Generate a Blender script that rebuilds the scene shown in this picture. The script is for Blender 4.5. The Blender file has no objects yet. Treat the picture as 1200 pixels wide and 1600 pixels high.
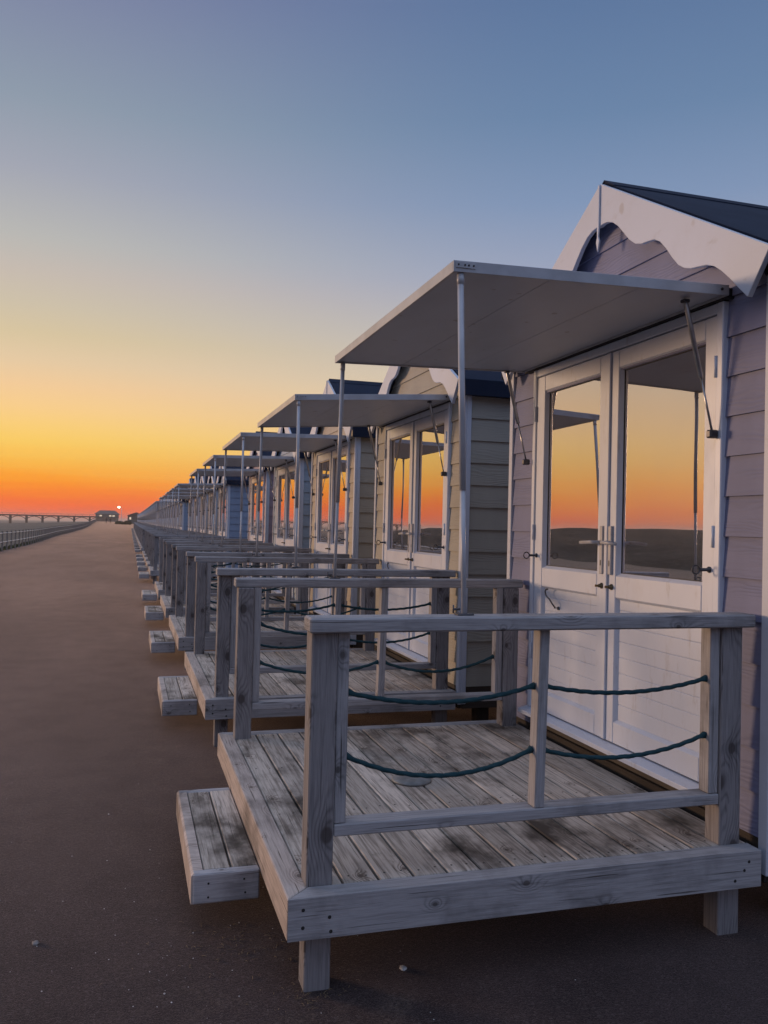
import bpy, math, random
from mathutils import Vector, Matrix
random.seed(7)
S = bpy.context.scene
COL = S.collection

# ------------------------------------------------------------------ camera
cam_d = bpy.data.cameras.new('camera')
cam = bpy.data.objects.new('camera', cam_d)
COL.objects.link(cam)
cam_d.sensor_fit = 'VERTICAL'
cam_d.sensor_height = 36.0
cam_d.lens = 1320.43 / 1600 * 36.0
cam_d.clip_start = 0.05
cam_d.clip_end = 6000
cam.matrix_world = Matrix(((0.957384, -0.028012, -0.287455, -0.50178),
                           (-0.287845, -0.010941, -0.957615, -2.61202),
                           (0.023679, 0.999548, -0.018537, 1.5),
                           (0, 0, 0, 1)))
S.camera = cam

# ------------------------------------------------------------------ world, sun, exposure
SUN_AZ = math.radians(50)      # to the left of the row (row runs along +Y, huts on +X)
SUN_EL = math.radians(4)
SUN_H = (-math.sin(SUN_AZ), math.cos(SUN_AZ))
GLOW = (-math.sin(math.radians(10)), math.cos(math.radians(10)))   # brightest part of the afterglow


def s2l(c):
    return tuple((x / 255 / 12.92) if x / 255 <= .04045 else ((x / 255 + .055) / 1.055) ** 2.4 for x in c[:3])


class NT:
    """small helper to wire node trees"""
    def __init__(s, tree):
        s.t = tree
        s.t.nodes.clear()

    def n(s, kind, **kw):
        nd = s.t.nodes.new(kind)
        for k, v in kw.items():
            if k.startswith('i_'):
                key = k[2:]
                key = int(key) if key.isdigit() else key
                s.put(nd.inputs[key], v)
            else:
                setattr(nd, k, v)
        return nd

    def put(s, sock, v):
        if hasattr(v, 'is_linked') or isinstance(v, bpy.types.NodeSocket):
            s.t.links.new(v, sock)
        elif v is not None:
            if isinstance(v, (tuple, list)) and len(v) == 3 and sock.type == 'RGBA':
                v = (*v, 1)
            sock.default_value = v

    def m(s, op, a, b=None, c=None, clamp=False):
        nd = s.t.nodes.new('ShaderNodeMath')
        nd.operation = op
        nd.use_clamp = clamp
        for i, v in enumerate((a, b, c)):
            if v is not None:
                s.put(nd.inputs[i], v)
        return nd.outputs[0]

    def vm(s, op, a, b=None, scale=None):
        nd = s.t.nodes.new('ShaderNodeVectorMath')
        nd.operation = op
        s.put(nd.inputs[0], a)
        if b is not None:
            s.put(nd.inputs[1], b)
        if scale is not None:
            s.put(nd.inputs['Scale'], scale)
        return nd.outputs['Value'] if op in ('LENGTH', 'DOT_PRODUCT', 'DISTANCE') else nd.outputs[0]

    def sm(s, v, a, b, lo=0., hi=1.):
        nd = s.t.nodes.new('ShaderNodeMapRange')
        nd.interpolation_type = 'SMOOTHSTEP'
        s.put(nd.inputs[0], v)
        for i, x in enumerate((a, b, lo, hi)):
            s.put(nd.inputs[i + 1], x)
        return nd.outputs[0]

    def mix(s, f, a, b, mode='MIX'):
        nd = s.t.nodes.new('ShaderNodeMix')
        nd.data_type = 'RGBA'
        nd.blend_type = mode
        s.put(nd.inputs[0], f)
        s.put(nd.inputs[6], a)
        s.put(nd.inputs[7], b)
        return nd.outputs[2]

    def noise(s, vec, scale, detail=3, rough=.55, dim='3D'):
        nd = s.t.nodes.new('ShaderNodeTexNoise')
        nd.noise_dimensions = dim
        s.put(nd.inputs['Vector'], vec)
        s.put(nd.inputs['Scale'], scale)
        s.put(nd.inputs['Detail'], detail)
        s.put(nd.inputs['Roughness'], rough)
        return nd.outputs[0]

    def ramp(s, fac, stops):
        nd = s.t.nodes.new('ShaderNodeValToRGB')
        el = nd.color_ramp.elements
        el[0].position, el[1].position = stops[0][0], stops[-1][0]
        el[0].color, el[1].color = (*stops[0][1], 1), (*stops[-1][1], 1)
        for p, c in stops[1:-1]:
            e = el.new(p)
            e.color = (*c, 1)
        s.put(nd.inputs[0], fac)
        return nd.outputs[0]


world = bpy.data.worlds.new('World')
S.world = world
world.use_nodes = True
w = NT(world.node_tree)
dirv = w.n('ShaderNodeTexCoord').outputs['Generated']
sep = w.n('ShaderNodeSeparateXYZ', i_0=dirv)
el_deg = w.m('MULTIPLY', w.m('ARCSINE', sep.outputs[2]), 180 / math.pi)
hv = w.vm('NORMALIZE', w.n('ShaderNodeCombineXYZ', i_0=sep.outputs[0], i_1=sep.outputs[1]).outputs[0])
ang = w.m('MULTIPLY', w.m('ARCCOSINE', w.vm('DOT_PRODUCT', hv, (GLOW[0], GLOW[1], 0))), 180 / math.pi)
# thin streaks of cloud low over the sea
stv = w.n('ShaderNodeCombineXYZ', i_0=w.m('MULTIPLY', ang, .05), i_1=w.m('MULTIPLY', el_deg, 1.5)).outputs[0]
streak = w.m('MULTIPLY', w.m('SUBTRACT', w.noise(stv, 1.3, 3), .5), w.sm(el_deg, 7, 1.5))
el2 = w.m('ADD', el_deg, w.m('MULTIPLY', streak, 1.3))
efac = w.m('DIVIDE', el2, 90, clamp=True)
ZEN = (.60, .72, 1.02)  # overhead sky, out of view, brightened as added fill for deck and ground


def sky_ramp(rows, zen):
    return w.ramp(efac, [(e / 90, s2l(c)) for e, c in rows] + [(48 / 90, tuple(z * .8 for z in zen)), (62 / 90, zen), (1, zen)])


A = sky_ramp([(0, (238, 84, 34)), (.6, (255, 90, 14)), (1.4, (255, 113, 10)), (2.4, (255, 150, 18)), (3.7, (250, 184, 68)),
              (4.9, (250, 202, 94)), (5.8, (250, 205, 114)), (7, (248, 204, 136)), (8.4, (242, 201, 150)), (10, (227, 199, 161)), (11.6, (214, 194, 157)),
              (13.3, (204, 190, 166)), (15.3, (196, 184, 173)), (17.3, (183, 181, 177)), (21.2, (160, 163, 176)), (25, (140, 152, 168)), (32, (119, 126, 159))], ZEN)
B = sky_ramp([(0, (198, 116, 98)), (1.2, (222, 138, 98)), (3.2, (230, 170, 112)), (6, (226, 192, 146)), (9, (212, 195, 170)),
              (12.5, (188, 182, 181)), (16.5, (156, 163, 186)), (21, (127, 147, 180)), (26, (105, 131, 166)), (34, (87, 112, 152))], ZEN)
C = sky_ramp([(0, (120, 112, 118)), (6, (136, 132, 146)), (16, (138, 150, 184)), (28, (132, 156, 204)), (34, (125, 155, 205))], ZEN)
m1 = w.sm(ang, 1, 40)
m2 = w.sm(ang, 75, 145)
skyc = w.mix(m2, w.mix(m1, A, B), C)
# glow of the set sun: brighter than the rest of the sky, out of the frame's left edge
nish = w.n('ShaderNodeTexSky', sky_type='NISHITA', sun_disc=False, sun_elevation=SUN_EL, sun_rotation=-SUN_AZ,
           air_density=1.2, dust_density=2.0, ozone_density=2.0)
below = w.sm(el_deg, 0, -1.5)
skyc = w.mix(below, skyc, s2l((92, 82, 80)))
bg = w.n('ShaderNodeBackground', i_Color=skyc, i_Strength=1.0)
bg2 = w.n('ShaderNodeBackground', i_Color=nish.outputs[0], i_Strength=.012)
add = w.n('ShaderNodeAddShader', i_0=bg.outputs[0], i_1=bg2.outputs[0])
w.n('ShaderNodeOutputWorld', i_0=add.outputs[0])

sun_d = bpy.data.lights.new('sun', 'SUN')
sun_d.energy = 2.2
sun_d.angle = math.radians(12)
sun_d.color = (1.0, .64, .40)
sun = bpy.data.objects.new('sun', sun_d)
COL.objects.link(sun)
dvec = Vector((SUN_H[0] * math.cos(SUN_EL), SUN_H[1] * math.cos(SUN_EL), math.sin(SUN_EL)))
sun.rotation_euler = dvec.to_track_quat('Z', 'Y').to_euler()
sun.location = dvec * 50

vs = S.view_settings
vs.view_transform = 'Standard'
vs.look = 'None'
vs.exposure = 0.0
vs.gamma = 1.0
vs.use_curve_mapping = False

# ------------------------------------------------------------------ materials
MATS = {}


def new_mat(name):
    m = bpy.data.materials.new(name)
    m.use_nodes = True
    MATS[name] = m
    return m, NT(m.node_tree)


def finish(t, col, rough=.6, bump=None, bdist=.002, bstr=1.0, metal=0., spec=.5):
    p = t.n('ShaderNodeBsdfPrincipled')
    t.put(p.inputs['Base Color'], col)
    t.put(p.inputs['Roughness'], rough)
    t.put(p.inputs['Metallic'], metal)
    t.put(p.inputs['Specular IOR Level'], spec)
    if bump is not None:
        b = t.n('ShaderNodeBump', i_Height=bump, i_Distance=bdist, i_Strength=bstr)
        t.put(p.inputs['Normal'], b.outputs[0])
    t.n('ShaderNodeOutputMaterial', i_0=p.outputs[0])
    return p


def simple(name, col, rough=.5, metal=0., var=.12, nscale=6., spec=.5, bump=0.):
    m, t = new_mat(name)
    pos = t.n('ShaderNodeTexCoord').outputs['Object']
    nz = t.noise(pos, nscale, 4)
    k = t.sm(nz, .3, .7, 1 - var, 1 + var * .4)
    c = t.vm('SCALE', col, scale=k)
    finish(t, c, rough, nz if bump else None, bump or .001, 1., metal, spec)
    return m


def wood(name, light, dark, knot=(.06, .045, .038), contrast=.5, blotch=.5, green=0., rough=.75, ring=.012, knots=.45, lines=.5, ksize=1.0):
    m, t = new_mat(name)
    uv = t.n('ShaderNodeUVMap', uv_map='UVMap').outputs[0]
    rnd = t.n('ShaderNodeObjectInfo').outputs['Random']
    off = t.n('ShaderNodeCombineXYZ', i_0=t.m('MULTIPLY', rnd, 37.), i_1=t.m('MULTIPLY', rnd, 11.)).outputs[0]
    uv = t.vm('ADD', uv, off)
    isl = t.n('ShaderNodeNewGeometry').outputs['Random Per Island']
    # knots
    cs = (.34, .10, 1.)
    c = t.vm('DIVIDE', uv, cs)
    vor = t.n('ShaderNodeTexVoronoi', voronoi_dimensions='2D', i_Vector=c, i_Scale=1.0, i_Randomness=.95)
    d3 = t.vm('MULTIPLY', t.vm('SUBTRACT', c, vor.outputs['Position']), (cs[0] * .72, cs[1], 0))
    d = t.vm('LENGTH', d3)
    vcol = t.n('ShaderNodeSeparateColor', i_0=vor.outputs['Color'])
    has = t.m('GREATER_THAN', vcol.outputs[0], knots)
    size = t.m('MULTIPLY_ADD', vcol.outputs[1], .007 * ksize, .004 * ksize)
    kd = t.m('DIVIDE', d, size)
    kmask = t.m('MULTIPLY', t.sm(kd, 1.25, .75), has)
    bulge = t.m('MULTIPLY', t.m('DIVIDE', 6.5, t.m('ADD', 1., t.m('POWER', t.m('DIVIDE', kd, 2.6), 2.))), has)
    # rings
    su = t.n('ShaderNodeSeparateXYZ', i_0=uv)
    slow = t.noise(t.vm('MULTIPLY', uv, (1.1, 9., 1.)), 1., 2, dim='2D')
    tt = t.m('ADD', t.m('DIVIDE', su.outputs[1], ring), t.m('MULTIPLY', slow, 11.))
    tt = t.m('ADD', tt, bulge)
    line = t.m('POWER', t.m('MULTIPLY_ADD', t.m('SINE', t.m('MULTIPLY', tt, 3.6)), .5, .5), 2.2)
    lmask = t.sm(t.noise(t.vm('MULTIPLY', uv, (1.3, 12., 1.)), 1., 2, dim='2D'), lines, lines + .25)
    near = t.m('MULTIPLY', t.sm(kd, 8., 2.2), has)
    line = t.m('MULTIPLY', line, t.m('MAXIMUM', t.m('MULTIPLY', lmask, .65), t.m('MULTIPLY', near, .8)))
    fib = t.noise(t.vm('MULTIPLY', uv, (9., 420., 1.)), 1., 4, .6, dim='2D')
    fib2 = t.noise(t.vm('MULTIPLY', uv, (4., 110., 1.)), 1., 3, .6, dim='2D')
    f = t.m('MULTIPLY', line, contrast)
    f = t.m('ADD', f, t.m('MULTIPLY', t.sm(fib2, .48, .72), .35 * contrast + .1), clamp=True)
    col = t.mix(f, light, dark)
    col = t.vm('SCALE', col, scale=t.sm(fib, .25, .75, .84, 1.12))
    col = t.mix(t.m('MULTIPLY', kmask, .85), col, knot)
    ring2 = t.m('MULTIPLY', t.m('MULTIPLY', t.sm(kd, 2.3, 1.3), has), .35)
    col = t.mix(ring2, col, dark)
    col = t.vm('SCALE', col, scale=t.m('MULTIPLY_ADD', isl, .44, .76))
    stv = t.noise(t.vm('MULTIPLY', uv, (2.2, 55., 1.)), 1., 4, .65, dim='2D')
    col = t.mix(t.m('MULTIPLY', t.sm(stv, .46, .72), blotch * .6), col, tuple(x * .62 for x in dark))
    # stains: damp patches and a bit of algae with shapes of their own
    pos = t.n('ShaderNodeNewGeometry').outputs['Position']
    bl = t.noise(t.vm('MULTIPLY', pos, (1., .55, 1.)), 3.1, 5, .62)
    bl = t.m('MULTIPLY', t.sm(bl, .47, .70), blotch)
    col = t.mix(bl, col, tuple(x * .33 for x in dark))
    if green:
        g = t.m('MULTIPLY', t.sm(t.noise(pos, 9., 4, .65), .58, .74), green)
        col = t.mix(g, col, (.055, .06, .035))
    # drying cracks
    ck = t.noise(t.vm('MULTIPLY', uv, (2.2, 130., 1.)), 1., 2, .5, dim='2D')
    crack = t.m('MULTIPLY', t.sm(ck, .70, .755), .75)
    col = t.mix(crack, col, (.03, .024, .02))
    h = t.m('ADD', t.m('MULTIPLY', line, -.4), t.m('ADD', t.m('MULTIPLY', fib, .5), t.m('MULTIPLY', crack, -1.2)))
    h = t.m('SUBTRACT', h, t.m('MULTIPLY', kmask, .3))
    finish(t, col, rough, h, .0012, .8, spec=.3)
    return m


wood('deck_timber', (.56, .485, .41), (.17, .13, .10), contrast=1.0, blotch=1.0, green=.35, knots=.62)
wood('edge_timber', (.58, .485, .42), (.24, .19, .16), contrast=.75, blotch=.6, green=.12, knots=.6)
wood('rail_timber', (.40, .385, .39), (.16, .15, .15), contrast=.7, blotch=.45, knots=.62, ring=.010, lines=.52)
wood('post_timber', (.29, .27, .27), (.09, .08, .082), contrast=.65, blotch=.25, ring=.012, knots=.12, lines=.5, ksize=2.0)
wood('skirt_timber', (.05, .04, .033), (.03, .024, .02), contrast=.6, blotch=.4)


def siding(name, col):
    m, t = new_mat(name)
    uv = t.n('ShaderNodeUVMap', uv_map='UVMap').outputs[0]
    rnd = t.n('ShaderNodeObjectInfo').outputs['Random']
    off = t.n('ShaderNodeCombineXYZ', i_0=t.m('MULTIPLY', rnd, 23.)).outputs[0]
    uv = t.vm('ADD', uv, off)
    su = t.n('ShaderNodeSeparateXYZ', i_0=uv)
    slow = t.noise(t.vm('MULTIPLY', uv, (2.2, 9., 1.)), 1., 2, dim='2D')
    tt = t.m('ADD', t.m('DIVIDE', su.outputs[1], .009), t.m('MULTIPLY', slow, 10.))
    line = t.m('MULTIPLY_ADD', t.m('SINE', t.m('MULTIPLY', tt, 3.0)), .5, .5)
    line = t.m('MULTIPLY', line, t.sm(t.noise(t.vm('MULTIPLY', uv, (1.5, 10., 1.)), 1., 1, dim='2D'), .35, .6))
    fib = t.noise(t.vm('MULTIPLY', uv, (12., 300., 1.)), 1., 3, .6, dim='2D')
    h = t.m('ADD', line, t.m('MULTIPLY', fib, .6))
    pos = t.n('ShaderNodeNewGeometry').outputs['Position']
    dirt = t.sm(t.noise(t.vm('MULTIPLY', pos, (2., 2., .7)), 1.4, 4, .6), .35, .75, 1.04, .86)
    isl = t.n('ShaderNodeNewGeometry').outputs['Random Per Island']
    c = t.vm('SCALE', col, scale=t.m('MULTIPLY', dirt, t.m('MULTIPLY_ADD', isl, .07, .965)))
    c = t.vm('SCALE', c, scale=t.m('MULTIPLY_ADD', line, -.08, 1.03))
    finish(t, c, .62, h, .0014, .7, spec=.35)
    return m


siding('lilac_paint', (.175, .19, .305))
siding('cream_paint', (.33, .31, .262))
siding('stone_paint', (.40, .35, .28))
siding('blue_paint', (.27, .34, .42))
siding('mauve_paint', (.29, .22, .26))
siding('sky_paint', (.22, .28, .38))
siding('green_paint', (.28, .33, .28))

# white uPVC / painted boards
m, t = new_mat('white_plastic')
pos = t.n('ShaderNodeTexCoord').outputs['Object']
nz = t.noise(t.vm('MULTIPLY', pos, (3, 3, 1.2)), 2.2, 5, .65)
c = t.mix(t.sm(nz, .5, .8, 0, .35), (.575, .625, .72), (.44, .44, .46))
gr = t.noise(t.vm('MULTIPLY', pos, (6., 6., 1.6)), 3.1, 6, .7)
c = t.mix(t.sm(gr, .56, .74, 0, .38), c, (.30, .27, .24))
finish(t, c, t.sm(nz, .3, .7, .28, .45), nz, .0006, .5)
m, t = new_mat('white_board')
uv = t.n('ShaderNodeTexCoord').outputs['Object']
nz = t.noise(t.vm('MULTIPLY', uv, (4, 1.5, 1.5)), 2., 5, .65)
spots = t.sm(t.noise(uv, 7., 1), .72, .78, 0, .5)
c = t.mix(t.sm(nz, .5, .8, 0, .4), (.49, .525, .60), (.38, .375, .385))
c = t.mix(spots, c, (.33, .29, .26))
gr = t.noise(t.vm('MULTIPLY', uv, (5., 2., 5.)), 3.4, 6, .7)
c = t.mix(t.sm(gr, .58, .74, 0, .35), c, (.29, .27, .25))
finish(t, c, .5, t.noise(t.vm('MULTIPLY', uv, (40, 14, 14)), 3., 3), .0008, .5)
m, t = new_mat('canopy_panel')
pos = t.n('ShaderNodeTexCoord').outputs['Object']
nz = t.noise(t.vm('MULTIPLY', pos, (2, .7, 1)), 1.6, 5, .65)
sp = t.sm(t.noise(pos, 14., 2), .70, .76, 0, .55)
c = t.mix(t.sm(nz, .4, .75, 0, .5), (.43, .48, .57), (.33, .35, .40))
c = t.mix(sp, c, (.15, .13, .12))
finish(t, c, .45, nz, .001, .4)

m, t = new_mat('roof_felt')
pos = t.n('ShaderNodeTexCoord').outputs['Object']
g = t.noise(pos, 260., 2)
big = t.noise(pos, 2.5, 4)
c = t.mix(t.sm(big, .35, .7), (.009, .015, .034), (.015, .023, .046))
c = t.mix(t.sm(g, .55, .8, 0, .4), c, (.06, .075, .10))
finish(t, c, .9, g, .001, .5, spec=.2)

m, t = new_mat('window_glass')
fr = t.n('ShaderNodeFresnel', i_IOR=1.9).outputs[0]
fac = t.m('MULTIPLY_ADD', fr, .6, .56, clamp=True)
pos = t.n('ShaderNodeNewGeometry').outputs['Position']
wob = t.n('ShaderNodeBump', i_Height=t.noise(pos, 1.3, 1), i_Distance=.012, i_Strength=.25)
gl = t.n('ShaderNodeBsdfGlossy', i_Roughness=.012, i_Color=(.97, .92, .95, 1), i_Normal=wob.outputs[0])
tr = t.n('ShaderNodeBsdfTransparent', i_Color=(.82, .85, .85, 1))
mx = t.n('ShaderNodeMixShader', i_0=fac, i_1=tr.outputs[0], i_2=gl.outputs[0])
# a thin pale diffuse film over the panes, uneven by noise
sm_ = t.noise(pos, 2.2, 5, .6)
film = t.sm(sm_, .35, .75, .05, .10)
df = t.n('ShaderNodeBsdfDiffuse', i_Color=(.42, .43, .45, 1))
mx = t.n('ShaderNodeMixShader', i_0=film, i_1=mx.outputs[0], i_2=df.outputs[0])
t.n('ShaderNodeOutputMaterial', i_0=mx.outputs[0])

simple('white_metal', (.42, .43, .46), .38, .0, .15, 9.)
simple('steel', (.42, .43, .45), .32, .9, .2, 20.)
simple('dark_steel', (.09, .09, .10), .4, .6, .25, 30.)
simple('brass', (.22, .17, .10), .4, .9, .3, 40.)
simple('nail_head', (.03, .026, .024), .7, .3, .2, 50.)
simple('seal', (.012, .012, .014), .6, .0, .1)
simple('inside_wall', (.10, .085, .07), .8, 0., .2, 3.)
simple('teal_disc', (.19, .195, .19), .5, 0., .3, 25.)
simple('pot_white', (.7, .68, .66), .4, 0., .1)
simple('shell_white', (.62, .60, .58), .5, 0., .3, 60.)
simple('straw', (.24, .17, .10), .8, 0., .3, 60.)
simple('stone_grey', (.20, .18, .17), .7, 0., .3, 60.)
simple('fence_post_paint', (.24, .20, .17), .7, 0., .3, 8.)
simple('fence_rail_metal', (.75, .68, .62), .4, .2, .2, 8.)
simple('pier_timber', (.06, .045, .038), .85, 0., .4, 1.5)
simple('pavilion_wall', (.30, .25, .21), .8, 0., .25, 1.)
simple('pavilion_upper', (.13, .13, .115), .8, 0., .25, 1.)
simple('pavilion_roof', (.10, .09, .085), .85, 0., .3, 1.)
simple('clothes_dark', (.03, .03, .036), .85, 0., .3, 4.)
simple('clothes_red', (.07, .03, .03), .85, 0., .3, 4.)
simple('hair_dark', (.02, .016, .013), .7, 0., .2, 10.)

m, t = new_mat('rope_teal')
uv = t.n('ShaderNodeUVMap', uv_map='UVMap').outputs[0]
nz = t.noise(t.vm('MULTIPLY', uv, (420., 30., 1.)), 1., 3)
c = t.mix(t.sm(nz, .3, .7), (.006, .030, .038), (.018, .07, .085))
finish(t, c, .75, nz, .001, .8, spec=.3)

m, t = new_mat('tarmac')
pos = t.n('ShaderNodeNewGeometry').outputs['Position']
fine = t.noise(pos, 170., 3, .7)
vor = t.n('ShaderNodeTexVoronoi', i_Vector=pos, i_Scale=120.)
vc = t.n('ShaderNodeSeparateColor', i_0=vor.outputs['Color']).outputs[0]
med = t.noise(pos, 3.2, 6, .62)
big = t.noise(t.vm('MULTIPLY', pos, (1., .28, 1.)), .55, 4, .6)
c = t.mix(t.sm(big, .35, .68), (.030, .0195, .0190), (.044, .030, .0285))
c = t.mix(t.sm(med, .42, .7, 0, .5), c, (.019, .013, .0135))
c = t.vm('SCALE', c, scale=t.m('MULTIPLY', t.sm(fine, .25, .75, .5, 1.5), t.sm(t.noise(pos, 52., 3, .7), .3, .7, .75, 1.25)))
c = t.mix(t.m('MULTIPLY', t.m('GREATER_THAN', vc, .95), .16), c, (.20, .16, .14))
c = t.mix(t.m('MULTIPLY', t.m('LESS_THAN', vc, .10), .5), c, (.015, .012, .012))
# old seams in the surface
sx = t.n('ShaderNodeSeparateXYZ', i_0=t.vm('ADD', pos, t.vm('SCALE', t.n('ShaderNodeTexNoise', i_Vector=pos, i_Scale=.8).outputs[1], scale=.5)))
seam = t.m('ABSOLUTE', t.m('SUBTRACT', t.m('FRACT', t.m('DIVIDE', sx.outputs[1], 6.3)), .5))
seam = t.m('MULTIPLY', t.sm(seam, .0035, .0012), t.sm(t.noise(pos, .9, 2), .5, .66, 0, .22))
c = t.mix(seam, c, (.12, .09, .08))
# fine cracks and blown sand lying along the decks
wv = t.vm('ADD', pos, t.vm('SCALE', t.n('ShaderNodeTexNoise', i_Vector=pos, i_Scale=2.6, i_Detail=4.).outputs[1], scale=.45))
ve = t.n('ShaderNodeTexVoronoi', feature='DISTANCE_TO_EDGE', i_Vector=wv, i_Scale=.42).outputs['Distance']
ck = t.m('MULTIPLY', t.sm(ve, .0042, .0012), t.sm(t.noise(pos, .35, 2), .50, .62, 0, .75))
c = t.mix(ck, c, (.008, .006, .006))
px = t.n('ShaderNodeSeparateXYZ', i_0=pos).outputs[0]
band = t.m('MULTIPLY', t.sm(px, -.75, -.12), t.sm(px, .75, .2))
drift = t.m('MULTIPLY', band, t.m('MULTIPLY', t.sm(t.noise(pos, 4.2, 6, .7), .50, .72), t.sm(t.noise(pos, 90., 2), .4, .62)))
c = t.mix(t.m('MULTIPLY', drift, .55), c, (.16, .115, .085))
h = t.m('ADD', t.m('MULTIPLY', fine, .6), t.m('MULTIPLY', vc, .5))
h = t.m('SUBTRACT', h, t.m('MULTIPLY', ck, 1.5))
p = finish(t, c, .72, h, .0035, .75, spec=.12)
t.put(p.inputs['Sheen Weight'], t.m('MULTIPLY', t.m('MULTIPLY', t.sm(med, .3, .7, .42, .365), t.sm(big, .35, .65, .90, 1.10)), t.sm(fine, .3, .7, .5, 1.5)))   # worn, dusty patches
p.inputs['Sheen Roughness'].default_value = .35
p.inputs['Sheen Tint'].default_value = (.95, .77, .72, 1)

m, t = new_mat('sand')
pos = t.n('ShaderNodeNewGeometry').outputs['Position']
n1 = t.noise(t.vm('MULTIPLY', pos, (1., .35, 1.)), .05, 6, .62)
n2 = t.noise(pos, .8, 5, .65)
c = t.mix(t.sm(n1, .38, .66), (.105, .088, .070), (.15, .122, .096))
c = t.mix(t.sm(n2, .5, .75, 0, .5), c, (.07, .07, .045))
finish(t, c, .9, n2, .08, .6, spec=.15)

m, t = new_mat('sea_water')
pos = t.n('ShaderNodeNewGeometry').outputs['Position']
n2 = t.noise(t.vm('MULTIPLY', pos, (.4, 1., 1.)), .5, 5, .6)
finish(t, (.03, .04, .045), .35, n2, .5, .6)

m, t = new_mat('grass')
pos = t.n('ShaderNodeNewGeometry').outputs['Position']
n2 = t.noise(pos, 3., 5, .65)
c = t.mix(t.sm(n2, .35, .7), (.03, .042, .018), (.07, .085, .035))
finish(t, c, .9, n2, .1, 1., spec=.1)

m, t = new_mat('dune_grass')
pos = t.n('ShaderNodeNewGeometry').outputs['Position']
n1 = t.noise(pos, .22, 6, .65)
n2 = t.noise(pos, 2.1, 5, .7)
c = t.mix(t.sm(n1, .4, .62), (.012, .017, .015), (.034, .037, .032))
c = t.mix(t.sm(n2, .52, .68, 0, .8), c, (.13, .12, .105))
finish(t, c, .9, n2, .35, 1., spec=.1)

m, t = new_mat('leaves')
pos = t.n('ShaderNodeNewGeometry').outputs['Position']
isl = t.n('ShaderNodeNewGeometry').outputs['Random Per Island']
c = t.mix(isl, (.022, .036, .016), (.06, .08, .03))
finish(t, c, .8, None, spec=.15)

m, t = new_mat('skin')
oc = t.n('ShaderNodeTexCoord').outputs['Object']
z = t.n('ShaderNodeSeparateXYZ', i_0=oc).outputs[2]
c = t.mix(t.m('GREATER_THAN', z, 1.45), (.035, .034, .04), (.32, .19, .13))
c = t.mix(t.m('LESS_THAN', z, .06), c, (.02, .02, .02))
finish(t, c, .7)
m, t = new_mat('lit_lamp')
e = t.n('ShaderNodeEmission', i_Color=(1, .86, .66, 1), i_Strength=9.)
t.n('ShaderNodeOutputMaterial', i_0=e.outputs[0])
m, t = new_mat('lit_window')
e = t.n('ShaderNodeEmission', i_Color=(1, .82, .62, 1), i_Strength=.75)
t.n('ShaderNodeOutputMaterial', i_0=e.outputs[0])


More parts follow.
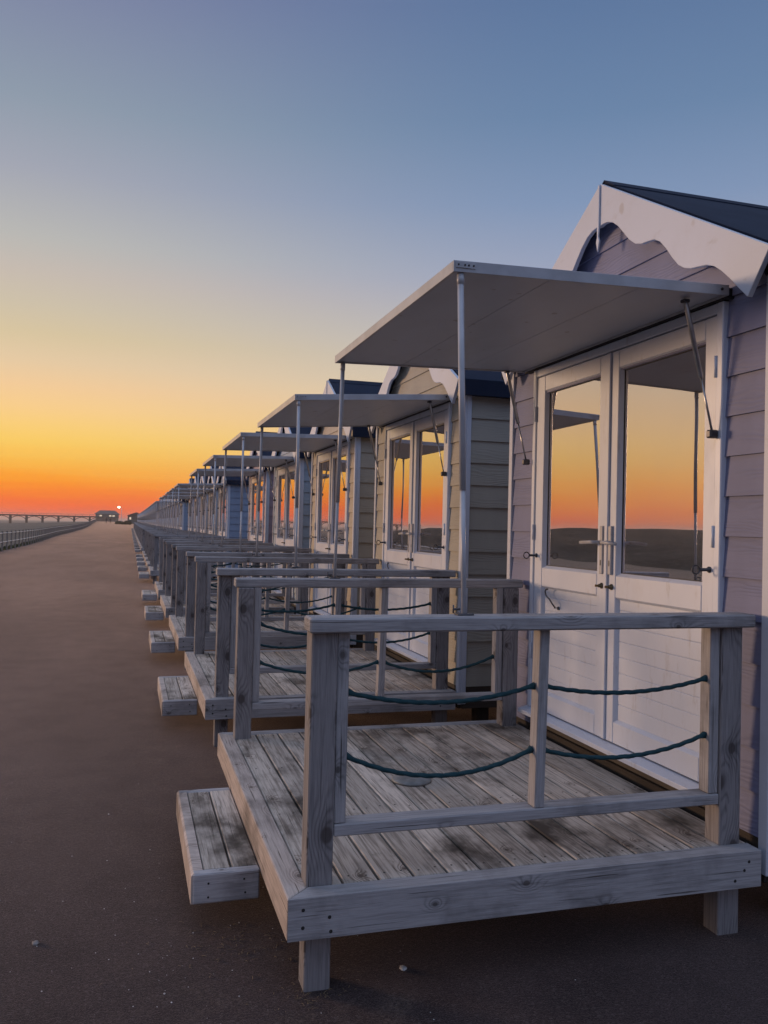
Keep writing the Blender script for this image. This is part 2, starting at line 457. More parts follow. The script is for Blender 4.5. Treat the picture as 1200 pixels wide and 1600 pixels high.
# ------------------------------------------------------------------ mesh builder
class MB:
    def __init__(s):
        s.v, s.f, s.uv, s.mi, s.smo = [], [], [], [], []

    def face(s, pts, uvs, mi=0, smooth=False):
        b = len(s.v)
        s.v += [tuple(p) for p in pts]
        s.f.append(tuple(range(b, b + len(pts))))
        s.uv += list(uvs)
        s.mi.append(mi)
        s.smo.append(smooth)

    def shared(s, verts, faces, uvf, mi=0, smooth=False):
        b = len(s.v)
        s.v += [tuple(p) for p in verts]
        for f, u in zip(faces, uvf):
            s.f.append(tuple(b + i for i in f))
            s.uv += list(u)
            s.mi.append(mi)
            s.smo.append(smooth)

    def box(s, a, b, ch=.003, axis=None, mi=0, M=None):
        lo = [min(a[i], b[i]) for i in range(3)]
        hi = [max(a[i], b[i]) for i in range(3)]
        c = [(lo[i] + hi[i]) / 2 for i in range(3)]
        h = [(hi[i] - lo[i]) / 2 for i in range(3)]
        ch = min(ch, min(h) * .45)
        if axis is None:
            axis = h.index(max(h))
        ou, ov = random.random() * 40, random.random() * 9
        cr = [i for i in range(3) if i != axis]
        verts, idx = [], {}
        for sx in (-1, 1):
            for sy in (-1, 1):
                for sz in (-1, 1):
                    sg = (sx, sy, sz)
                    for k in range(3):
                        p = [c[i] + sg[i] * (h[i] - (0 if i == k else ch)) for i in range(3)]
                        idx[(sg, k)] = len(verts)
                        verts.append(p)
        faces, uvf = [], []

        def uvof(p, k, sgn):
            if k == axis:
                return (ou + p[cr[0]] + 3.3, ov + p[cr[1]] * 1.0)
            o = cr[1] if k == cr[0] else cr[0]
            return (ou + p[axis], ov + p[o] + (1.7 if k == cr[0] else 0) + sgn * .37)

        def addf(ids, k, sgn, nrm):
            ps = [Vector(verts[i]) for i in ids]
            n = (ps[1] - ps[0]).cross(ps[2] - ps[0])
            if n.dot(Vector(nrm)) < 0:
                ids = ids[::-1]
            faces.append(ids)
            uvf.append([uvof(verts[i], k, sgn) for i in ids])
        for k in range(3):
            o = [i for i in range(3) if i != k]
            for sgn in (-1, 1):
                ids = []
                for q in ((-1, -1), (1, -1), (1, 1), (-1, 1)):
                    sg = [0, 0, 0]
                    sg[k] = sgn
                    sg[o[0]], sg[o[1]] = q
                    ids.append(idx[(tuple(sg), k)])
                nr = [0, 0, 0]
                nr[k] = sgn
                addf(ids, k, sgn, nr)
        for k in range(3):           # edges along axis k
            i, j = [x for x in range(3) if x != k]
            for si in (-1, 1):
                for sj in (-1, 1):
                    def sgv(sk):
                        g = [0, 0, 0]
                        g[k], g[i], g[j] = sk, si, sj
                        return tuple(g)
                    ids = [idx[(sgv(-1), i)], idx[(sgv(1), i)], idx[(sgv(1), j)], idx[(sgv(-1), j)]]
                    nr = [0, 0, 0]
                    nr[i], nr[j] = si, sj
                    kk = i if i != axis else j
                    addf(ids, kk, si if kk == i else sj, nr)
        for sx in (-1, 1):
            for sy in (-1, 1):
                for sz in (-1, 1):
                    sg = (sx, sy, sz)
                    addf([idx[(sg, 0)], idx[(sg, 1)], idx[(sg, 2)]], cr[0], sg[cr[0]], sg)
        if M is not None:
            verts = [M @ Vector(p) for p in verts]
        s.shared(verts, faces, uvf, mi)

    def prism(s, poly, z0, z1, plane='XY', mi=0, grain=0):
        """poly: list of 2-D points; extruded along the third axis (plane XY->z, YZ->x, XZ->y)."""
        def P(p, z):
            return {'XY': (p[0], p[1], z), 'YZ': (z, p[0], p[1]), 'XZ': (p[0], z, p[1])}[plane]
        n = len(poly)
        area = sum(poly[i][0] * poly[(i + 1) % n][1] - poly[(i + 1) % n][0] * poly[i][1] for i in range(n))
        if area < 0:
            poly = poly[::-1]
        flip = plane == 'XZ'
        ou, ov = random.random() * 40, random.random() * 9
        g = (lambda p: (ou + p[0], ov + p[1])) if grain == 0 else (lambda p: (ou + p[1], ov + p[0]))
        vs_ = [P(p, z0) for p in poly] + [P(p, z1) for p in poly]
        faces = [tuple(range(n))[::-1], tuple(range(n, 2 * n))]
        uvf = [[g(p) for p in poly][::-1], [g(p) for p in poly]]
        run = 0
        for i in range(n):
            j = (i + 1) % n
            faces.append((i, j, n + j, n + i))
            d = math.dist(poly[i], poly[j])
            uvf.append([(ou + run, ov + 2 + z0), (ou + run + d, ov + 2 + z0), (ou + run + d, ov + 2 + z1), (ou + run, ov + 2 + z1)])
            run += d
        if flip:
            faces = [f[::-1] for f in faces]
            uvf = [u[::-1] for u in uvf]
        s.shared(vs_, faces, uvf, mi)

    def tube(s, pts, r, seg=10, mi=0, lobes=0, pitch=.05, caps=True):
        pts = [Vector(p) for p in pts]
        rr = r if isinstance(r, (list, tuple)) else [r] * len(pts)
        verts, dist = [], 0
        up = Vector((0, 0, 1))
        prev = None
        rows = []
        for i, p in enumerate(pts):
            tn = (pts[min(i + 1, len(pts) - 1)] - pts[max(i - 1, 0)]).normalized()
            if prev is None:
                a = up if abs(tn.dot(up)) < .95 else Vector((1, 0, 0))
                nx = tn.cross(a).normalized()
            else:
                nx = (prev - tn * prev.dot(tn)).normalized()
            prev = nx
            ny = tn.cross(nx)
            if i:
                dist += (p - pts[i - 1]).length
            row = []
            for k in range(seg):
                th = 2 * math.pi * k / seg
                q = rr[i] * (1 + (.16 * math.cos(lobes * th - dist / pitch * 2 * math.pi) if lobes else 0))
                verts.append(p + (nx * math.cos(th) + ny * math.sin(th)) * q)
                row.append((dist, k / seg))
            rows.append(row)
        faces, uvf = [], []
        for i in range(len(pts) - 1):
            for k in range(seg):
                k2 = (k + 1) % seg
                faces.append((i * seg + k, i * seg + k2, (i + 1) * seg + k2, (i + 1) * seg + k))
                uvf.append([rows[i][k], (rows[i][k][0], (k + 1) / seg), (rows[i + 1][k][0], (k + 1) / seg), rows[i + 1][k]])
        if caps:
            faces.append(tuple(range(seg))[::-1])
            uvf.append([(0, 0)] * seg)
            b = (len(pts) - 1) * seg
            faces.append(tuple(range(b, b + seg)))
            uvf.append([(0, 0)] * seg)
        s.shared(verts, faces, uvf, mi, True)

    def lathe(s, prof, center, seg=20, mi=0, axis='Z'):
        """prof: list of (r, h)."""
        verts, faces, uvf = [], [], []
        C = Vector(center)
        for r, h in prof:
            for k in range(seg):
                th = 2 * math.pi * k / seg
                a, b = r * math.cos(th), r * math.sin(th)
                verts.append(C + Vector({'Z': (a, b, h), 'X': (h, a, b), 'Y': (b, h, a)}[axis]))
        for i in range(len(prof) - 1):
            for k in range(seg):
                k2 = (k + 1) % seg
                faces.append((i * seg + k, i * seg + k2, (i + 1) * seg + k2, (i + 1) * seg + k))
                uvf.append([(i, k / seg)] * 4)
        faces.append(tuple(range(seg))[::-1])
        uvf.append([(0, 0)] * seg)
        b = (len(prof) - 1) * seg
        faces.append(tuple(range(b, b + seg)))
        uvf.append([(0, 0)] * seg)
        s.shared(verts, faces, uvf, mi, True)

    def merge(s, o, mi=None):
        b = len(s.v)
        s.v += o.v
        s.f += [tuple(b + i for i in f) for f in o.f]
        s.uv += o.uv
        s.mi += [mi if mi is not None else x for x in o.mi]
        s.smo += o.smo

    def mesh(s, name, mats):
        me = bpy.data.meshes.new(name)
        me.from_pydata(s.v, [], s.f)
        uvl = me.uv_layers.new(name='UVMap')
        flat = [x for u in s.uv for x in u]
        uvl.data.foreach_set('uv', flat)
        me.polygons.foreach_set('material_index', s.mi)
        me.polygons.foreach_set('use_smooth', s.smo)
        for m_ in mats:
            me.materials.append(MATS[m_])
        me.update()
        return me


def obj(name, mb, mats, parent=None, bevel=0.):
    if isinstance(mats, str):
        mats = [mats]
    o = bpy.data.objects.new(name, mb.mesh(name, mats))
    COL.objects.link(o)
    if parent is not None:
        o.parent = parent
    if bevel:
        b = o.modifiers.new('bevel', 'BEVEL')
        b.width = bevel
        b.segments = 2
        b.limit_method = 'ANGLE'
        b.angle_limit = math.radians(40)
    return o


def tag(o, label=None, cat=None, group=None, kind=None):
    if label:
        o['label'] = label
    if cat:
        o['category'] = cat
    if group:
        o['group'] = group
    if kind:
        o['kind'] = kind
    return o


def empty(name, loc=(0, 0, 0)):
    o = bpy.data.objects.new(name, None)
    o.empty_display_size = .2
    COL.objects.link(o)
    o.location = loc
    return o


def copy_tree(o, parent=None):
    c = o.copy()
    COL.objects.link(c)
    if parent is not None:
        c.parent = parent
        c.matrix_parent_inverse = o.matrix_parent_inverse
    for ch in o.children:
        copy_tree(ch, c)
    return c


# ------------------------------------------------------------------ setting
def sstep(x, a, b):
    t_ = max(0., min(1., (x - a) / (b - a)))
    return t_ * t_ * (3 - 2 * t_)


def gz(y):                       # the promenade climbs very gently towards the pier
    return 1.3 * sstep(y, 50, 400)


def edge_x(y):                   # seaward edge of the promenade
    return -6.25 - .9 * sstep(y, 45, 90) - 6.5 * sstep(y, 80, 400)


YS = [-30, -12, -6, -3, 0, 3, 6, 10, 15, 20, 30, 40, 50, 60, 75, 90, 110, 140, 170, 200, 240, 280, 330, 380, 430]


def sheet(name, xs, ys, zf, mat):
    mb = MB()
    verts, faces, uvf = [], [], []
    for y in ys:
        for x in xs(y):
            verts.append((x, y, zf(x, y)))
    n = len(xs(ys[0]))
    for i in range(len(ys) - 1):
        for k in range(n - 1):
            faces.append((i * n + k, i * n + k + 1, (i + 1) * n + k + 1, (i + 1) * n + k))
            uvf.append([(verts[q][0], verts[q][1]) for q in faces[-1]])
    mb.shared(verts, faces, uvf, 0, True)
    return tag(obj(name, mb, mat), kind='structure')


sheet('promenade', lambda y: [edge_x(y), -3, -1, 0, 1, 3, 9], YS, lambda x, y: gz(y), 'tarmac')
sheet('ground', lambda y: [-3000, -260, -60, edge_x(y) - .6, edge_x(y) - .2, 8.9, 60, 400, 3000],
      [-400, -60] + YS[1:] + [520, 900, 2000, 4500],
      lambda x, y: (gz(y) - .035) if x > -20 else (-.9 if x > -100 else -1.5), 'sand')
sheet('sea', lambda y: [-4500, -2000, -1200, -700], [-800, 0, 300, 1000, 4800], lambda x, y: -1.2, 'sea_water')

# low grown-over dunes beyond the railing, seaward of the near end of the row
from mathutils import noise as mnoise


def dune_z(x, y):
    a = sstep(-x, 14, 34) * sstep(-x, 260, 120)
    az = math.degrees(math.atan2(-x, y + 3)) if y > -3 else 90
    a *= sstep(az, 12, 20)
    n = mnoise.fractal(Vector((x * .035, y * .035, 3.1)), 1., 2., 5)
    return -.95 + a * (2.15 + 1.5 * n)


sheet('dunes', lambda y: [-270 + 3.0 * i for i in range(87)], [-150 + 4. * i for i in range(112)], dune_z, 'dune_grass')

# grass along the foot of the railing
mb = MB()
for i in range(5200):
    y = 24 + 300 * (random.random() ** 1.6)
    x = edge_x(y) + random.uniform(-.35, .12)
    z = gz(y) - .03
    h = random.uniform(.05, .16) * (1 + y / 300)
    a = random.random() * 6.28
    wd = random.uniform(.02, .05) * (1 + y / 80)
    dx, dy = math.cos(a) * wd, math.sin(a) * wd
    mb.face([(x - dx, y - dy, z), (x + dx, y + dy, z), (x + random.uniform(-.05, .05), y + random.uniform(-.05, .05), z + h)],
            [(0, 0), (1, 0), (.5, 1)])
g = obj('grass', mb, 'leaves')
tag(g, 'dark grass growing along the foot of the promenade railing', 'grass', kind='stuff')

# ------------------------------------------------------------------ beach hut (local origin: hut line start on the ground)
HX = 1.812
HY0, HY1 = .010, 2.313
DC = 1.131
SLOPE = .575
APZ = 3.265
AY = 1.150


def roof_z(y, off=0.):
    return APZ - off - abs(y - AY) * SLOPE


def hut_spec():
    """list of (name, parent name, MB, materials, bevel)"""
    sp = []
    # siding: lapped boards on front, both sides and back
    wmb = MB()
    pitch = .1625
    z = .36
    zs = []
    while z < 3.25:
        zs.append(z)
        z += pitch
    BX = 4.2

    def lap(p0, p1, q0, q1, nrm):
        """one board: bottom edge p0-p1, top edge q0-q1 (on the wall plane), pushed out along nrm at the bottom"""
        n = Vector(nrm)
        p0, p1, q0, q1 = (Vector(v_) for v_ in (p0, p1, q0, q1))
        a, b = p0 + n * .015, p1 + n * .015
        c_, d_ = q1 + n * .004, q0 + n * .004
        ou, ov = random.random() * 30, random.random() * 9
        L1, L2 = (p1 - p0).length, (q1 - q0).length
        hgt = abs(q0.z - p0.z)
        sh = (q0 - p0).length
        f = [a, b, c_, d_]
        u = [(ou, ov), (ou + L1, ov), (ou + L1, ov + hgt), (ou, ov + hgt)]
        if (b - a).cross(c_ - a).dot(n) < 0:
            f, u = f[::-1], u[::-1]
        wmb.face(f, u)
        wmb.face([p0, p1, b, a], [(ou, ov)] * 4)
        wmb.face([p0, a, d_, q0], [(ou, ov)] * 4)
        wmb.face([p1, q1, c_, b], [(ou, ov)] * 4)
    for z0 in zs:
        z1 = z0 + pitch - .001
        # front
        X = HX + .013
        if z1 < 2.47:
            lap((X, HY0 + .03, z0), (X, .285, z0), (X, HY0 + .03, z1), (X, .285, z1), (-1, 0, 0))
            lap((X, 1.972, z0), (X, HY1 - .03, z0), (X, 1.972, z1), (X, HY1 - .03, z1), (-1, 0, 0))
        else:
            def span(zz):
                hw = max(0., (APZ - .07 - zz) / SLOPE)
                return max(HY0 + .03, AY - hw), min(HY1 - .03, AY + hw)
            l0, r0 = span(z0)
            l1, r1 = span(z1)
            if r0 - l0 > .05:
                lap((X, l0, z0), (X, r0, z0), (X, l1, z1), (X, r1, z1), (-1, 0, 0))
        # sides
        if z1 < 2.62:
            lap((HX + .03, HY0 + .013, z0), (BX, HY0 + .013, z0), (HX + .03, HY0 + .013, z1), (BX, HY0 + .013, z1), (0, -1, 0))
            lap((HX + .03, HY1 - .013, z0), (BX, HY1 - .013, z0), (HX + .03, HY1 - .013, z1), (BX, HY1 - .013, z1), (0, 1, 0))
    # inner shell (sheathing) with the doorway left open
    e = .03
    def q(*p):
        wmb.face(p, [(0, 0)] * len(p), 1)
    y0, y1 = HY0 + e, HY1 - e
    for X in (HX + .026,):
        q((X, y0, .2), (X, .29, .2), (X, .29, 2.62), (X, y0, 2.62))
        q((X, 1.965, .2), (X, y1, .2), (X, y1, 2.62), (X, 1.965, 2.62))
        q((X, .29, 2.44), (X, 1.965, 2.44), (X, 1.965, 2.62), (X, .29, 2.62))
        q((X, y0, 2.62), (X, y1, 2.62), (X, AY, 3.24))
        q((X, .29, .2), (X, 1.965, .2), (X, 1.965, .44), (X, .29, .44))
    q((HX + .026, y0, .2), (BX, y0, .2), (BX, y0, 2.62), (HX + .026, y0, 2.62))
    q((HX + .026, y1, .2), (BX, y1, .2), (BX, y1, 2.62), (HX + .026, y1, 2.62))
    q((BX, y0, .2), (BX, y1, .2), (BX, y1, 2.62), (BX, AY, 3.24), (BX, y0, 2.62))
    q((HX + .026, y0, .43), (BX, y0, .43), (BX, y1, .43), (HX + .026, y1, .43))
    sp.append(('wall', None, wmb, ['lilac_paint', 'inside_wall'], 0))
    # skirting under the boards
    mb = MB()
    mb.box((HX + .004, HY0 + .02, .20), (HX + .024, HY1 - .02, .36), .002, 1)
    mb.box((HX + .03, HY0 + .006, .20), (BX, HY0 + .026, .358), .002, 0)
    mb.box((HX + .03, HY1 - .026, .20), (BX, HY1 - .006, .358), .002, 0)
    for px in (2.0, 2.9, 3.9):
        for py in (.12, 2.2):
            mb.box((px, py, 0), (px + .1, py + .1, .30), .004, 2)
    sp.append(('skirting', None, mb, 'skirt_timber', 0))
    # corner trims
    for y in (HY0, HY1):
        mb = MB()
        sgn = 1 if y == HY0 else -1
        mb.box((HX - .010, y - sgn * .006, .234), (HX + .014, y + sgn * .042, 2.50), .003)
        mb.box((HX + .0145, y - sgn * .008, .236), (HX + .05, y + sgn * .012, 2.50), .003)
        sp.append(('corner_trim', None, mb, 'white_board', 0))
    # roof: folded felt over two slopes
    mb = MB()
    EY = 1.205
    prof = [(0, APZ + .012), (EY, APZ - EY * SLOPE + .010), (EY + .004, APZ - EY * SLOPE - .105), (EY - .018, APZ - EY * SLOPE - .107),
            (EY - .02, APZ - EY * SLOPE - .035), (0, APZ - .05)]
    full = [(AY + a, b) for a, b in prof] + [(AY - a, b) for a, b in prof[::-1] if a > 0]
    # two convex-ish halves keep the tessellation clean
    half = [(AY + a, b) for a, b in prof]
    mb.prism(half, 1.755, 4.33, 'YZ')
    half = [(AY - a, b) for a, b in prof]
    mb.prism(half, 1.755, 4.33, 'YZ')
    rid = [(-.09, -.09 * SLOPE + .018), (0, .022), (.09, -.09 * SLOPE + .018), (.09, -.09 * SLOPE + .012), (0, .013), (-.09, -.09 * SLOPE + .012)]
    mb.prism([(AY + a, APZ + b) for a, b in rid], 1.75, 4.34, 'YZ')
    sp.append(('roof', None, mb, 'roof_felt', 0))
    # scalloped bargeboards (right and left half are one cut pair)
    edge = [(0, 3.045), (.03, 3.05), (.07, 3.046), (.12, 3.028), (.17, 2.992), (.22, 2.943), (.27, 2.893), (.32, 2.858), (.37, 2.842),
            (.42, 2.838), (.47, 2.83), (.515, 2.806), (.56, 2.762), (.605, 2.708), (.65, 2.662), (.69, 2.637), (.735, 2.622), (.79, 2.614),
            (.84, 2.606), (.885, 2.588), (.93, 2.556), (.98, 2.512), (1.03, 2.462), (1.083, 2.412)]
    top = [(1.20, APZ - 1.20 * SLOPE), (.8, APZ - .8 * SLOPE), (.4, APZ - .4 * SLOPE), (0, APZ)]
    for sg in (1, -1):
        for xx in ((1.728, 1.752), (4.335, 4.359)):
            mb = MB()
            poly = [(AY + sg * (a + .0008), b) for a, b in edge + top]
            mb.prism(poly, xx[0], xx[1], 'YZ')
            sp.append(('bargeboard', None, mb, 'white_board', .003))
    # finial slat
    mb = MB()
    fin = [(-.008, 3.248), (0, 3.260), (.008, 3.248), (.008, 3.02), (.006, 2.995), (.015, 2.968), (0, 2.915),
           (-.015, 2.968), (-.005, 2.995), (-.008, 3.02)]
    mb.prism([(AY + a, b) for a, b in fin], 1.7185, 1.7275, 'YZ')
    sp.append(('finial', None, mb, 'white_board', .002))
    # door frame with sill
    mb = MB()
    mb.box((1.792, .283, .462), (1.86, .323, 2.46), .004)
    mb.box((1.792, 1.935, .462), (1.86, 1.975, 2.46), .004)
    mb.box((1.793, .323, 2.415), (1.86, 1.935, 2.4595), .004)
    # hinges
    for z in (.75, 1.45, 2.15):
        for y in (.322, 1.936):
            mb.tube([(1.7885, y, z), (1.7885, y, z + .09)], .0055, 8)
    sp.append(('door_frame', None, mb, 'white_plastic', 0))
    mb = MB()
    mb.prism([(1.742, .425), (1.86, .425), (1.86, .461), (1.80, .461), (1.742, .447)], .262, 1.998, 'XZ')
    sp.append(('sill', 'door_frame', mb, 'white_plastic', .002))
    # two door leaves
    for near in (True, False):
        if near:
            a, b, ga, gb = .326, 1.128, .402, 1.058
        else:
            a, b, ga, gb = 1.133, 1.932, 1.232, 1.838
        x0, x1 = 1.800, 1.848
        zb, z1, z2, z3, z4, zt = .468, .572, 1.180, 1.290, 2.322, 2.411
        mb = MB()
        mb.box((x0, a, zb), (x1, ga, zt), .004)
        mb.box((x0, gb, zb), (x1, b, zt), .004)
        mb.box((x0 + .0004, ga, zb), (x1, gb, z1), .004)
        mb.box((x0 + .0004, ga, z2), (x1, gb, z3), .004)
        mb.box((x0 + .0004, ga, z4), (x1, gb, zt), .004)
        # sloped beads
        for (u0, u1, w0, w1) in ((ga, gb, z3, z4), (ga, gb, z1, z2)):
            d = .012
            xo, xi = x0 + .006, x0 + .024
            quads = [((xo, u0, w0), (xo, u1, w0), (xi, u1 - d, w0 + d), (xi, u0 + d, w0 + d)),
                     ((xo, u0, w1), (xi, u0 + d, w1 - d), (xi, u1 - d, w1 - d), (xo, u1, w1)),
                     ((xo, u0, w0), (xi, u0 + d, w0 + d), (xi, u0 + d, w1 - d), (xo, u0, w1)),
                     ((xo, u1, w0), (xo, u1, w1), (xi, u1 - d, w1 - d), (xi, u1 - d, w0 + d))]
            for qd in quads:
                mb.face(qd, [(0, 0)] * 4)
        # overlap strip (astragal) on the far leaf only
        if not near:
            mb.box((x0 - .012, 1.122, zb + .004), (x0 - .0005, 1.150, zt - .004), .003)
        door = 'door' if near else 'door#2'
        sp.append((door, None, mb, 'white_plastic', 0))
        mb = MB()
        xg = x0 + .027
        mb.box((xg, ga + .004, z3 + .004), (xg + .004, gb - .004, z4 - .004), 0.0002, 2)
        mb.box((xg + .018, ga + .004, z3 + .004), (xg + .022, gb - .004, z4 - .004), 0.0002, 2)
        sp.append(('window_pane', door, mb, 'window_glass', 0))
        mb = MB()
        k = .010
        for (u0, u1, w0, w1) in ((ga + k, ga + k + .006, z3 + k, z4 - k), (gb - k - .006, gb - k, z3 + k, z4 - k),
                                 (ga + k, gb - k, z3 + k, z3 + k + .006), (ga + k, gb - k, z4 - k - .006, z4 - k)):
            mb.box((xg - .003, u0, w0), (xg - .0005, u1, w1), .0005)
        sp.append(('window_seal', door, mb, 'seal', 0))
        mb = MB()
        zz = z1 + .010
        while zz < z2 - .02:
            ze = min(zz + .0768, z2 - .008)
            mb.box((x0 + .0205, ga + .008, zz), (x0 + .034, gb - .008, ze), .0042, 1)
            zz += .077
        mb.box((x0 + .034, ga - .01, z1 - .01), (x0 + .04, gb + .01, z2 + .01), .001)
        sp.append(('door_panel', door, mb, 'white_plastic', 0))
        # handle: long plate, lever, keyhole
        mb = MB()
        yc = 1.098 if near else 1.178
        mb.box((x0 - .013, yc - .014, 1.292), (x0 - .0008, yc + .014, 1.535), .004)
        dr = -1 if near else 1
        mb.tube([(x0 - .012, yc, 1.452), (x0 - .055, yc, 1.452)], .0095, 10)
        mb.tube([(x0 - .052, yc - dr * .008, 1.452), (x0 - .056, yc + dr * .03, 1.452), (x0 - .058, yc + dr * .125, 1.448)], [.0095, .0095, .0085], 10)
        mb.box((x0 - .0142, yc - .004, 1.335), (x0 - .0128, yc + .004, 1.362), .0005, mi=1)
        sp.append(('handle', door, mb, ['white_metal', 'seal'], 0))
        mb = MB()
        yk = 1.090 if near else 1.182
        mb.lathe([(.015, 0), (.015, -.004), (.009, -.007), (.009, -.018), (.004, -.02)], (x0 - .0006, yk, 1.232), 14, axis='X')
        mb.box((x0 - .040, yk - .002, 1.226), (x0 - .018, yk + .002, 1.238), .001)
        sp.append(('lock_knob', door, mb, 'brass', 0))
        # eye bolt at the outer stile
        mb = MB()
        ye = .352 if near else 1.905
        ze = 1.358
        mb.lathe([(.013, 0), (.013, -.004), (.007, -.006), (.007, -.045), (.004, -.047)], (x0 - .0006, ye, ze), 12, axis='X')
        ring = [(x0 - .066 + .018 * math.cos(a_), ye, ze + .018 * math.sin(a_)) for a_ in [i * math.pi / 10 for i in range(21)]]
        mb.tube(ring, .0034, 8)
        sp.append(('eye_bolt', door, mb, 'dark_steel', 0))
    # cabin hook hanging on the far leaf
    mb = MB()
    hk = [(1.795, 1.66, 1.075), (1.785, 1.675, 1.095), (1.783, 1.70, 1.115), (1.783, 1.73, 1.128), (1.783, 1.75, 1.14), (1.783, 1.757, 1.157), (1.783, 1.745, 1.172), (1.783, 1.728, 1.172)]
    mb.tube(hk, .0045, 8)
    mb.lathe([(.010, 0), (.010, -.006), (.004, -.008)], (1.8195, 1.66, 1.07), 10, axis='X')
    mb.tube([(1.82, 1.66, 1.072), (1.79, 1.66, 1.072)], .003, 6)
    sp.append(('cabin_hook', 'door#2', mb, 'dark_steel', 0))
    # canopy flap: outer edge drops a little
    def cz(x):
        return 2.478 + (x - .595) * (2.512 - 2.478) / (1.79 - .595)
    CY0, CY1 = .243, 2.10
    mb = MB()
    for (xa, xb) in ((.612, .998), (1.0005, 1.388), (1.3905, 1.775)):
        mb.prism([(xa, cz(xa) - .034), (xb, cz(xb) - .034), (xb, cz(xb) - .004), (xa, cz(xa) - .004)], CY0 + .012, CY1 - .012, 'XZ')
    sp.append(('canopy', None, mb, ['canopy_panel', 'nail_head'], 0))
    mb = MB()
    for (yy0, yy1) in ((CY0, CY0 + .0118), (CY1 - .0118, CY1)):
        mb.prism([(.597, cz(.597) - .042), (1.788, cz(1.788) - .042), (1.788, cz(1.788)), (.597, cz(.597))], yy0, yy1, 'XZ')
    mb.prism([(.597, cz(.597) - .042), (.6115, cz(.6115) - .042), (.6115, cz(.6115)), (.597, cz(.597))], CY0 + .012, CY1 - .012, 'XZ')
    mb.prism([(1.776, cz(1.776) - .042), (1.788, cz(1.788) - .042), (1.788, cz(1.788)), (1.776, cz(1.776))], CY0 + .012, CY1 - .012, 'XZ')
    sp.append(('edge_trim', 'canopy', mb, 'white_metal', .0015))
    for yy, sg in ((CY0, -1), (CY1, 1)):
        mb = MB()
        mb.box((.606, yy + sg * .0008, 2.452), (.682, yy + sg * .0035, 2.474), .001)
        for dx in (.615, .640, .655, .674):
            mb.lathe([(.0032, 0), (.0032, .003)], (dx, yy + sg * .0035 - (.003 if sg < 0 else 0), 2.463), 8, mi=1, axis='Y')
        sp.append(('corner_bracket', 'canopy', mb, ['white_metal', 'nail_head'], 0))
        mb = MB()
        mb.tube([(1.752, yy, 2.492), (1.752, yy + sg * .004, 2.492)], .006, 8)
        sp.append(('bolt', 'canopy', mb, 'nail_head', 0))
    # hinge strip on the wall
    mb = MB()
    mb.box((1.789, CY0 + .01, 2.462), (1.824, CY1 - .01, 2.505), .002)
    sp.append(('hinge_strip', 'canopy', mb, 'seal', 0))
    # gas struts
    for yb, yt in ((.312, .345), (2.01, 2.055)):
        mb = MB()
        p0, p1 = Vector((1.772, yb, 1.918)), Vector((1.655, yt, 2.462))
        mid = p0.lerp(p1, .42)
        mb.tube([p1, p0.lerp(p1, .97), mid], [.0085, .0105, .0105], 10)
        mb.tube([p0.lerp(p1, .425), p0], .0048, 8)
        mb.box((1.750, yb - .016, 1.898), (1.791, yb + .016, 1.932), .006, mi=1)
        mb.box((1.640, yt - .014, 2.452), (1.670, yt + .014, 2.466), .004, mi=1)
        sp.append(('gas_strut', None, mb, ['steel', 'dark_steel'], 0))
    # canopy props standing on the deck rails
    for p1, p0 in (((.632, .262, 2.438), (.612, .108, 1.207)), ((.640, 2.078, 2.438), (.622, 2.078, 1.207))):
        mb = MB()
        p0, p1 = Vector(p0), Vector(p1)
        mb.tube([p1, p0.lerp(p1, .35)], .0118, 14)
        mb.tube([p0.lerp(p1, .36), p0], .0092, 12)
        mb.tube([p0.lerp(p1, .995), p0.lerp(p1, .965)], .0138, 14)
        sp.append(('canopy_pole', None, mb, 'white_metal', 0))
        mb = MB()
        mb.box((p0.x - .03, p0.y - .02, 1.2052), (p0.x + .03, p0.y + .02, 1.211), .002)
        mb.tube([(p0.x - .016, p0.y, 1.225), (p0.x - .040, p0.y, 1.225)], .004, 8)
        mb.tube([(p0.x - .040, p0.y, 1.212), (p0.x - .040, p0.y, 1.24)], .003, 6)
        sp.append(('clamp', 'canopy_pole', mb, 'dark_steel', 0))
    return sp


def instantiate(sp, root):
    last = {}
    for name, par, mb, mats, bev in sp:
        base = name.split('#')[0]
        p = root if par is None else last[par]
        o = obj(base, mb, mats, p, bev)
        last[name] = o
        if base == 'canopy_pole' or base == 'canopy':
            last[base] = o
    return root


def merged(name, sp, skip=()):
    """one mesh for copies too small to show their parts"""
    mats, big = [], MB()
    for nm, par, mb, mt, bev in sp:
        if nm.split('#')[0] in skip:
            continue
        mt = [mt] if isinstance(mt, str) else mt
        ids = []
        for x in mt:
            if x not in mats:
                mats.append(x)
            ids.append(mats.index(x))
        b = len(big.v)
        big.v += mb.v
        big.f += [tuple(b + i for i in f) for f in mb.f]
        big.uv += mb.uv
        big.mi += [ids[k] for k in mb.mi]
        big.smo += mb.smo
    return obj(name, big, mats)


